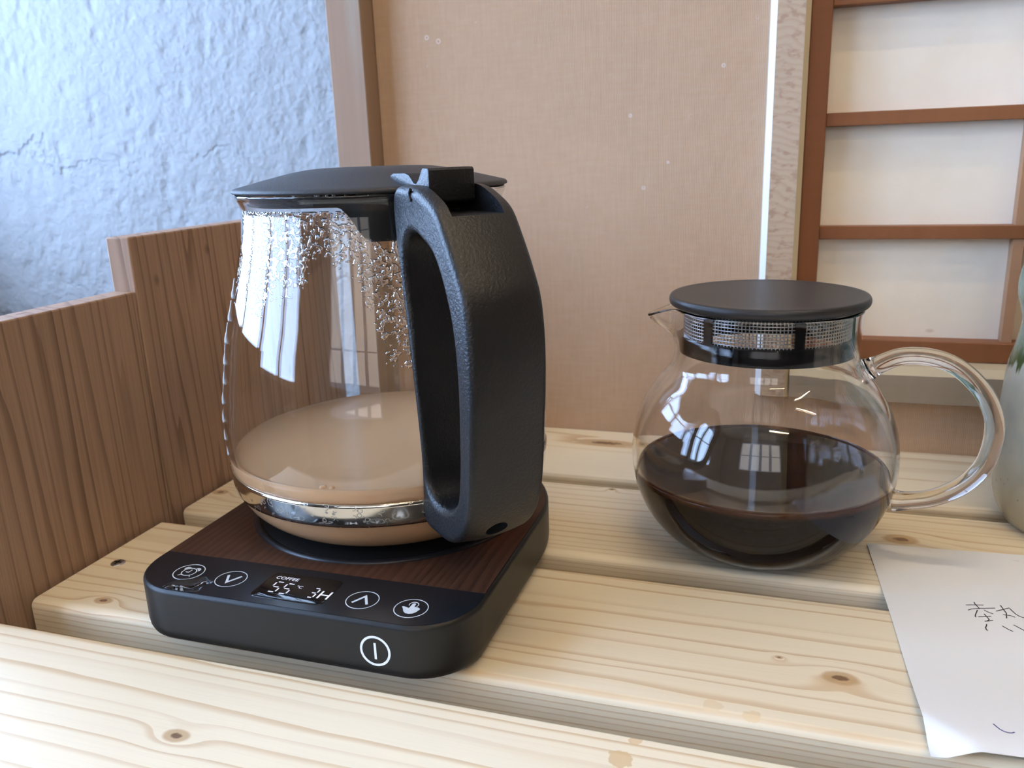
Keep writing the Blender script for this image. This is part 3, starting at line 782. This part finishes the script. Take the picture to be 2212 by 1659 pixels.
tube('pivot_slot', [(0.0830, -0.01600, kz(0.1812)), (0.0818, -0.01605, kz(0.1800)), (0.0822, -0.01605, kz(0.1782)), (0.0835, -0.01600, kz(0.1772))], 0.0006, PLATE_BLACK, kettle, 8)
# bracket hugging the neck below the lid on the handle side
vs, fs = [], []; na = 40
for k in range(na+1):
    a = math.radians(-44 + 88*k/na); e = abs(a)/math.radians(44)
    drop = 0.0145 * (1 - min(1.0, max(0.0, (e-0.50)/0.30))**2 * (3-2*min(1.0, max(0.0, (e-0.50)/0.30))))
    zt = kz(0.1765); zl = kz(0.1750) - drop
    for z in (zt, zl):
        for dr in (-0.0024, -0.0042):
            r = rad_at(KO, z) + dr; vs.append((r*math.cos(a), r*math.sin(a), z))
for k in range(na):
    A = 4*k; B = A+4
    fs += [(A, B, B+2, A+2), (A+1, A+3, B+3, B+1), (A, A+1, B+1, B), (A+2, B+2, B+3, A+3)]
fs += [(0, 2, 3, 1), (4*na, 4*na+1, 4*na+3, 4*na+2)]
sharp(mesh('neck_bracket', vs, fs, BASE_BLACK, kettle), 40)
bx2 = boxes('bracket_block', [(0.0592, 0.0690, -0.0115, 0.0115, kz(0.1600), kz(0.1730))], BASE_BLACK, kettle, 0.0015, 2)
# lid
lp = smooth_prof([(0.0, kz(0.1893)), (0.022, kz(0.1891)), (0.034, kz(0.1878)), (0.047, kz(0.1850)), (0.057, kz(0.1826)), (0.0608, kz(0.1816)), (0.0618, kz(0.1806)), (0.0616, kz(0.1798)), (0.0606, kz(0.1795))], 4)
lid = lathe('lid', lp + [(0.0560, kz(0.1795)), (0.0555, kz(0.1748)), (0.0540, kz(0.1745)), (0.0535, kz(0.1790)), (0.0, kz(0.1790))], LID_BLACK, kettle, 128)
sharp(lid, 40)
lev = [(46, 185.6), (50, 186.6), (62, 186.7), (66, 186.0), (70.5, 183.0), (72.5, 182.7), (75, 184.2), (78, 187.4), (79.4, 188.5), (84.0, 188.4), (84.8, 187.6), (84.9, 176.6), (83, 175.4), (74, 176.5), (66, 181.0), (50, 182.0)]
n = len(lev)
vs = [(x*mm, -0.0095, kz(z*mm)) for x, z in lev] + [(x*mm, 0.0095, kz(z*mm)) for x, z in lev]
fs = [tuple(range(n)), tuple(range(n, 2*n))[::-1]] + [(i, n+i, n+(i+1) % n, (i+1) % n) for i in range(n)]
lv = mesh('lid_lever', vs, fs, HANDLE_BLACK, kettle, False)
bm = bmesh.new(); bm.from_mesh(lv.data)
bmesh.ops.bevel(bm, geom=[e for e in bm.edges if e.calc_face_angle(0) > 1.0], offset=0.0006, segments=2, profile=0.5, affect='EDGES', clamp_overlap=True)
bm.to_mesh(lv.data); bm.free(); lv.data.polygons.foreach_set('use_smooth', [True]*len(lv.data.polygons)); sharp(lv, 40)
# condensation beads on the inside of the glass
def cond_low(a):   # lower limit of the misted zone, shelf height in mm, by angle in degrees from the view direction
    pts = [(-75, 135), (-62, 138), (-52, 131), (-42, 137), (-33, 134), (-27, 146), (-20, 152), (-12, 150), (-7, 140), (0, 118), (8, 112), (16, 110), (24, 112), (34, 120)]
    for (a0, v0), (a1, v1) in zip(pts, pts[1:]):
        if a0 <= a <= a1: return v0 + (v1-v0)*(a-a0)/(a1-a0)
    return 170
na, nz = 330, 190; grid = []
vs, fs, hh = [], [], []
for i in range(na+1):
    av = -75 + 109*i/na; a = math.radians(-20.2 + av); low = cond_low(av)
    for j in range(nz+1):
        zt = 108 + 66*j/nz; z = kz(zt*mm); r = rad_at(KI, z)
        s_ = 1.0 if av > -55 else 0.75
        q = Vector((av*1.05*0.62/s_, zt*0.62/s_, 3.3))
        d = noise.noise(q) + 0.55*noise.noise(q*2.1 + Vector((9, 3, 1)))
        edge = (zt - low + 9*noise.noise(Vector((av*0.11, zt*0.11, 7.0))))/9.0
        th = 0.10 + max(0.0, 0.35 - edge*0.35) - (0.05 if zt > 150 else 0)
        if edge < 0 or zt > 173.2: th = 9
        h = d - th; h = 0.00075*math.sqrt(min(h, 0.35)/0.35) if h > 0 else 0.0
        if i in (0, na) or j in (0, nz): h = 0
        hh.append(h); vs.append(((r-h)*math.cos(a), (r-h)*math.sin(a), z))
W1 = nz+1; base_n = len(vs)
used = {}
def bidx(k):
    """vertex on the glass below bead vertex k"""
    if hh[k] == 0.0: return k
    if k not in used:
        x, y, z = vs[k]; rr_ = math.hypot(x, y); s_ = (rr_+hh[k]+0.0001)/rr_
        used[k] = len(vs); vs.append((x*s_, y*s_, z))
    return used[k]
for i in range(na):
    for j in range(nz):
        q = (i*W1+j, (i+1)*W1+j, (i+1)*W1+j+1, i*W1+j+1)
        if any(hh[k] > 0 for k in q):
            fs.append(q); b = tuple(bidx(k) for k in q)[::-1]
            if any(x != y for x, y in zip(b, q[::-1])): fs.append(b)
keep = sorted({k for f in fs for k in f}); mp = {k: i for i, k in enumerate(keep)}
me = bpy.data.meshes.new('condensation'); me.from_pydata([vs[k] for k in keep], [], [tuple(mp[k] for k in f) for f in fs]); me.update()
cn = meobj('condensation', me, WATER, kettle); cn['kind'] = 'stuff'; cn['label'] = 'beads of condensation inside the upper glass'

# milk coffee in the kettle
LZ = kz(0.0615)
mp_ = []
for r, z in KI:
    if z < LZ: mp_.append((r + (0.0006 if r > 0.02 else 0), z - 0.0005))
rl = rad_at(KI, LZ)
mp_ += [(rl+0.0004, LZ-0.0002), (rl-0.0004, LZ+0.0006), (rl-0.0012, LZ+0.0001), (rl-0.0025, LZ-0.0001), (0.0, LZ-0.0001)]
milk = lathe('milk_coffee', mp_, MILK, None, 128, loc=(AX[0], AX[1], Z0))
tag(milk, 'tan milky coffee at the bottom of the tall kettle', 'coffee')
for bx3, by3, br in ((0.0035, -0.0708, 0.0016), (0.0072, -0.0702, 0.0013)):
    lathe('bubble', [(br, -0.0002), (br*0.92, br*0.35), (br*0.6, br*0.6), (0, br*0.7)], MILK, milk, 16, loc=(bx3, by3, LZ))

# ------------------------------------------------------------------ teapot
TX = (-0.0075, 0.402); TA = math.radians(-8)
pot = thing('teapot', 'round clear glass teapot with flat black lid and glass loop handle', 'teapot', (TX[0], TX[1], 0.0003), TA)
po = [(0.0, 0.0022), (0.018, 0.0016), (0.026, 0.0004), (0.031, 0.0004), (0.0375, 0.0030), (0.0465, 0.0095), (0.0548, 0.0200), (0.0600, 0.0325), (0.0620, 0.0460), (0.0612, 0.0590), (0.0574, 0.0715), (0.0512, 0.0820), (0.0460, 0.0885), (0.0432, 0.0928), (0.0422, 0.0970), (0.0420, 0.1030), (0.0420, 0.1120), (0.0422, 0.1170), (0.0425, 0.1195)]
PO = smooth_prof(po, 5); PT = 0.0020
PI_ = offset_prof(PO, PT); PI_[-1] = (PI_[-1][0], PO[-1][1])
rimp = [(PO[-1][0]-0.0005, PO[-1][1]+0.0006), (PI_[-1][0]+0.0005, PO[-1][1]+0.0006)]
def spouted(x, y, z):
    a = math.atan2(y, x); r = math.hypot(x, y)
    da = abs((a - PI + PI) % (2*PI) - PI)
    t = min(1.0, max(0.0, (z-0.0975)/0.0225)); wz = t*t*(3-2*t)*(0.6+0.4*t)
    wgt = math.exp(-(da/0.27)**2) * wz
    r2 = r + 0.0150*wgt
    return (r2*math.cos(a), r2*math.sin(a), z - 0.0065*wgt)
pv, pf = lathe_data(PO + rimp + PI_[::-1], 160)
pv = [spouted(*v) if math.hypot(v[0], v[1]) > 1e-6 and v[2] > 0.0975 else v for v in pv]
pb = mesh('glass_body', pv, pf, POTGLASS, pot); pb['label'] = 'round clear glass bowl with a pouring lip'
hp = catmull([(0.0446, 0, 0.0921), (0.0490, 0, 0.0950), (0.0580, 0, 0.0995), (0.0690, 0, 0.1003), (0.0806, 0, 0.0968), (0.0908, 0, 0.0876), (0.0966, 0, 0.0762), (0.0976, 0, 0.0652), (0.0951, 0, 0.0530), (0.0876, 0, 0.0424), (0.0770, 0, 0.0352), (0.0660, 0, 0.0320), (0.0600, 0, 0.0312)], 5)
rads = [0.0040 + 0.0016*math.exp(-(i/4.0)**2) + 0.0012*math.exp(-((len(hp)-1-i)/4.0)**2) for i in range(len(hp))]
ho = tube('handle', hp, rads, POTGLASS, pot, 20); ho['label'] = 'clear glass loop handle'
ld = lathe('lid', smooth_prof([(0, 0.1252), (0.036, 0.1254), (0.0432, 0.1257), (0.0446, 0.1250), (0.0450, 0.1236), (0.0446, 0.1220), (0.0434, 0.1211), (0.040, 0.1208)], 3) + [(0.0375, 0.1208), (0.0372, 0.1165), (0.0355, 0.1165), (0.035, 0.1205), (0, 0.1205)], POT_LID, pot, 128)
sharp(ld, 40); ld['label'] = 'flat round black lid'
# strainer below the lid: black ring, posts, wire mesh
st = lathe('strainer_ring', [(0.0396, 0.0995), (0.0398, 0.1005), (0.0398, 0.1068), (0.0392, 0.1076), (0.0366, 0.1076), (0.0362, 0.1070), (0.0362, 0.0995), (0.0372, 0.0990)], RING_BLACK, pot, 96, loop=True)
sharp(st, 40)
for a in (-128, -68, -8, 52, 112, 172):
    a = math.radians(a + 8); vs = []; a -= TA*0
    for da in (-0.055, 0.055):
        for r in (0.0374, 0.0388):
            for z in (0.1074, 0.1190): vs.append((r*math.cos(a+da), r*math.sin(a+da), z))
    mesh('strainer_post', vs, [(0, 1, 3, 2), (4, 6, 7, 5), (0, 4, 5, 1), (2, 3, 7, 6), (0, 2, 6, 4), (1, 5, 7, 3)], RING_BLACK, pot, False)
vs, fs = [], []
def wire(p, q, r, side):
    p = Vector(p); q = Vector(q); t = (q-p).normalized(); a = side; b = t.cross(a)
    k = len(vs)
    for c_ in (p, q):
        for s_ in range(4):
            an = PI/2*s_; vs.append(c_ + (a*math.cos(an)+b*math.sin(an))*r)
    for s_ in range(4):
        s2 = (s_+1) % 4; fs.append((k+s_, k+s2, k+4+s2, k+4+s_))
NW = 150; RWm = 0.0375
for i in range(NW):
    a = 2*PI*i/NW; n_ = Vector((math.cos(a), math.sin(a), 0))
    wire(n_*RWm + Vector((0, 0, 0.1070)), n_*RWm + Vector((0, 0, 0.1195)), 0.00028, n_)
for j in range(8):
    z = 0.1082 + j*0.00155
    for i in range(0, NW):
        a = 2*PI*i/NW; b = 2*PI*(i+1)/NW
        p = Vector((math.cos(a)*RWm, math.sin(a)*RWm, z)); q = Vector((math.cos(b)*RWm, math.sin(b)*RWm, z))
        wire(p, q, 0.00028, Vector((0, 0, 1)))
ms = mesh('strainer_mesh', vs, fs, WIRE, pot, True); ms['kind'] = 'stuff'; ms['label'] = 'fine steel wire mesh'
# coffee in the teapot
CZ = 0.0412; cp = [(r + (0.0007 if r > 0.02 else 0), z-0.0004) for r, z in PI_ if z < CZ]
rl = rad_at(PI_, CZ)
cp += [(rl+0.0005, CZ-0.0002), (rl-0.0003, CZ+0.0008), (rl-0.0012, CZ+0.0002), (rl-0.003, CZ), (0, CZ)]
cof = lathe('black_coffee', cp, COFFEE, None, 128, loc=(TX[0], TX[1], 0.0003))
tag(cof, 'dark black coffee filling the lower half of the round teapot', 'coffee')

# ------------------------------------------------------------------ vase
vp = smooth_prof([(0.0355, 0.0), (0.0385, 0.0008), (0.0410, 0.0045), (0.0445, 0.0130), (0.0460, 0.0260), (0.0463, 0.0450), (0.0460, 0.0600), (0.0452, 0.0750), (0.0444, 0.0830), (0.0428, 0.0900), (0.0412, 0.0985), (0.0408, 0.1050), (0.0422, 0.1110), (0.0440, 0.1175), (0.0442, 0.1240), (0.0434, 0.1300), (0.0418, 0.1345), (0.0424, 0.1385), (0.0416, 0.1440), (0.0380, 0.1520), (0.0340, 0.1600), (0.0310, 0.1700), (0.0300, 0.1850), (0.0318, 0.1980), (0.0340, 0.2040), (0.0330, 0.2065)], 4)
vin = [(r-0.004, z) for r, z in vp[::-1] if z > 0.006]
vase = lathe('vase', [(0, 0.0006), (0.034, 0.0006)] + vp + vin + [(0, 0.006)], VASE, None, 96, loc=(0.1535, 0.460, 0.0))
tag(vase, 'grey stoneware vase with green drip glaze at the right edge', 'vase')

# ------------------------------------------------------------------ paper note
TL, TR, BL, BR = Vector((44.75, 410.65)), Vector((256.0, 425.0)), Vector((52.2, 255.4)), Vector((263.0, 271.0))
nu, nv = 60, 48
def paper_pt(u, v):
    p = (TL*(1-u) + TR*u)*(1-v) + (BL*(1-u) + BR*u)*v
    p.x += 1.6*math.sin(PI*v)*(1-u)*0.6
    return p
A_, B_ = Vector((52.6, 271.5)), Vector((64.5, 258.0)); dn = (B_-A_).normalized(); nn = Vector((-dn.y, dn.x))
if (BL-A_).dot(nn) < 0: nn = -nn
def paper_z(p, v):
    z = 0.45 + 0.35*(noise.noise(Vector((p.x*0.025, p.y*0.03, 1.7)))+0.6)
    lift = 4.2*max(0.0, min(1.0, (315 - p.y)/50.0))**1.5 * max(0.0, min(1.0, (150-p.x)/60.0))
    d = (p-A_).dot(nn)
    if d > 0: lift = max(0.05, lift - d*0.55)
    return (z + lift)*mm
vs = []
for j in range(nv+1):
    for i in range(nu+1):
        p = paper_pt((i/nu)**1.25, j/nv); vs.append((p.x*mm, p.y*mm, paper_z(p, j/nv)))
fs = [(j*(nu+1)+i, j*(nu+1)+i+1, (j+1)*(nu+1)+i+1, (j+1)*(nu+1)+i) for j in range(nv) for i in range(nu)]
K = len(vs); top = list(vs); vs = vs + [(x, y, z-0.00012) for x, y, z in top]; fs += [tuple(K+k for k in f)[::-1] for f in fs]
ring_ = [i for i in range(nu+1)] + [j*(nu+1)+nu for j in range(1, nv+1)] + [nv*(nu+1)+i for i in range(nu-1, -1, -1)] + [j*(nu+1) for j in range(nv-1, 0, -1)]
for a, b in zip(ring_, ring_[1:]+ring_[:1]): fs.append((a, b, K+b, K+a))
note = mesh('paper_note', vs, fs, NOTE, None, True); sharp(note, 50)
tag(note, 'white sheet of paper with handwriting lying on the planks, front corner creased', 'paper')
strokes = [[[80.04, 359.4], [82.51, 360.1], [86.92, 360.88]], [[83.65, 362.65], [83.77, 360.98], [84.89, 357.32]], [[80.14, 355.18], [81.59, 356.46], [84.53, 357.59], [90.99, 359.36]], [[83.79, 356.13], [82.28, 351.88], [81.99, 350.63], [82.2, 349.96]], [[86.43, 356.82], [87.42, 355.59], [89.32, 354.31]], [[83.1, 350.49], [88.11, 352.17]], [[85.82, 353.54], [86.37, 351.49], [86.89, 349.31], [85.96, 347.92]], [[84.95, 347.51], [86.24, 347.99], [88.17, 349.07]], [[85.2, 345.3], [84.87, 343.95], [84.25, 342.39], [84.25, 341.0], [84.54, 340.11]], [[93.55, 362.3], [94.05, 359.1], [94.54, 356.26], [93.78, 351.98]], [[90.92, 356.94], [96.56, 360.81], [97.27, 358.45], [98.01, 356.28], [99.22, 354.56], [100.51, 354.03], [103.62, 354.26], [103.9, 357.0]], [[93.01, 354.68], [95.77, 354.53], [97.23, 353.6]], [[90.85, 345.38], [92.61, 343.2], [94.01, 341.92]], [[95.35, 347.26], [98.24, 343.86], [99.18, 343.29]], [[100.5, 347.6], [102.2, 345.6], [103.2, 343.6]]]
def ink(strks, mat, wd):
    vs, fs = [], []
    for st_ in strks:
        P = [Vector((a, b)) for a, b in st_]
        fine_ = []
        for a, b in zip(P, P[1:]): fine_ += [a + (b-a)*k/4 for k in range(4)]
        fine_.append(P[-1]); k0 = len(vs)
        for i, p in enumerate(fine_):
            t = (fine_[min(i+1, len(fine_)-1)] - fine_[max(i-1, 0)]).normalized(); o_ = Vector((-t.y, t.x))*wd/2
            z = paper_z(p, 0) + 0.00003
            vs += [((p.x+o_.x)*mm, (p.y+o_.y)*mm, z), ((p.x-o_.x)*mm, (p.y-o_.y)*mm, z), ((p.x-o_.x)*mm, (p.y-o_.y)*mm, z+0.00006), ((p.x+o_.x)*mm, (p.y+o_.y)*mm, z+0.00006)]
        for i in range(len(fine_)-1):
            A = k0+4*i; B = A+4
            for k in range(4): fs.append((A+k, A+(k+1) % 4, B+(k+1) % 4, B+k))
        fs.append((k0, k0+1, k0+2, k0+3)); e = k0+4*(len(fine_)-1); fs.append((e+3, e+2, e+1, e))
    return mesh('handwriting', vs, fs, mat, note, False)
ink(strokes, INK, 0.42)['label'] = 'handwritten black character'
ink([[[73.13, 273.34], [74.5, 270.52], [75.6, 269.5], [76.72, 269.16], [77.8, 269.4], [78.72, 270.11]]], INK_BLUE, 0.40)['label'] = 'short blue pen stroke'
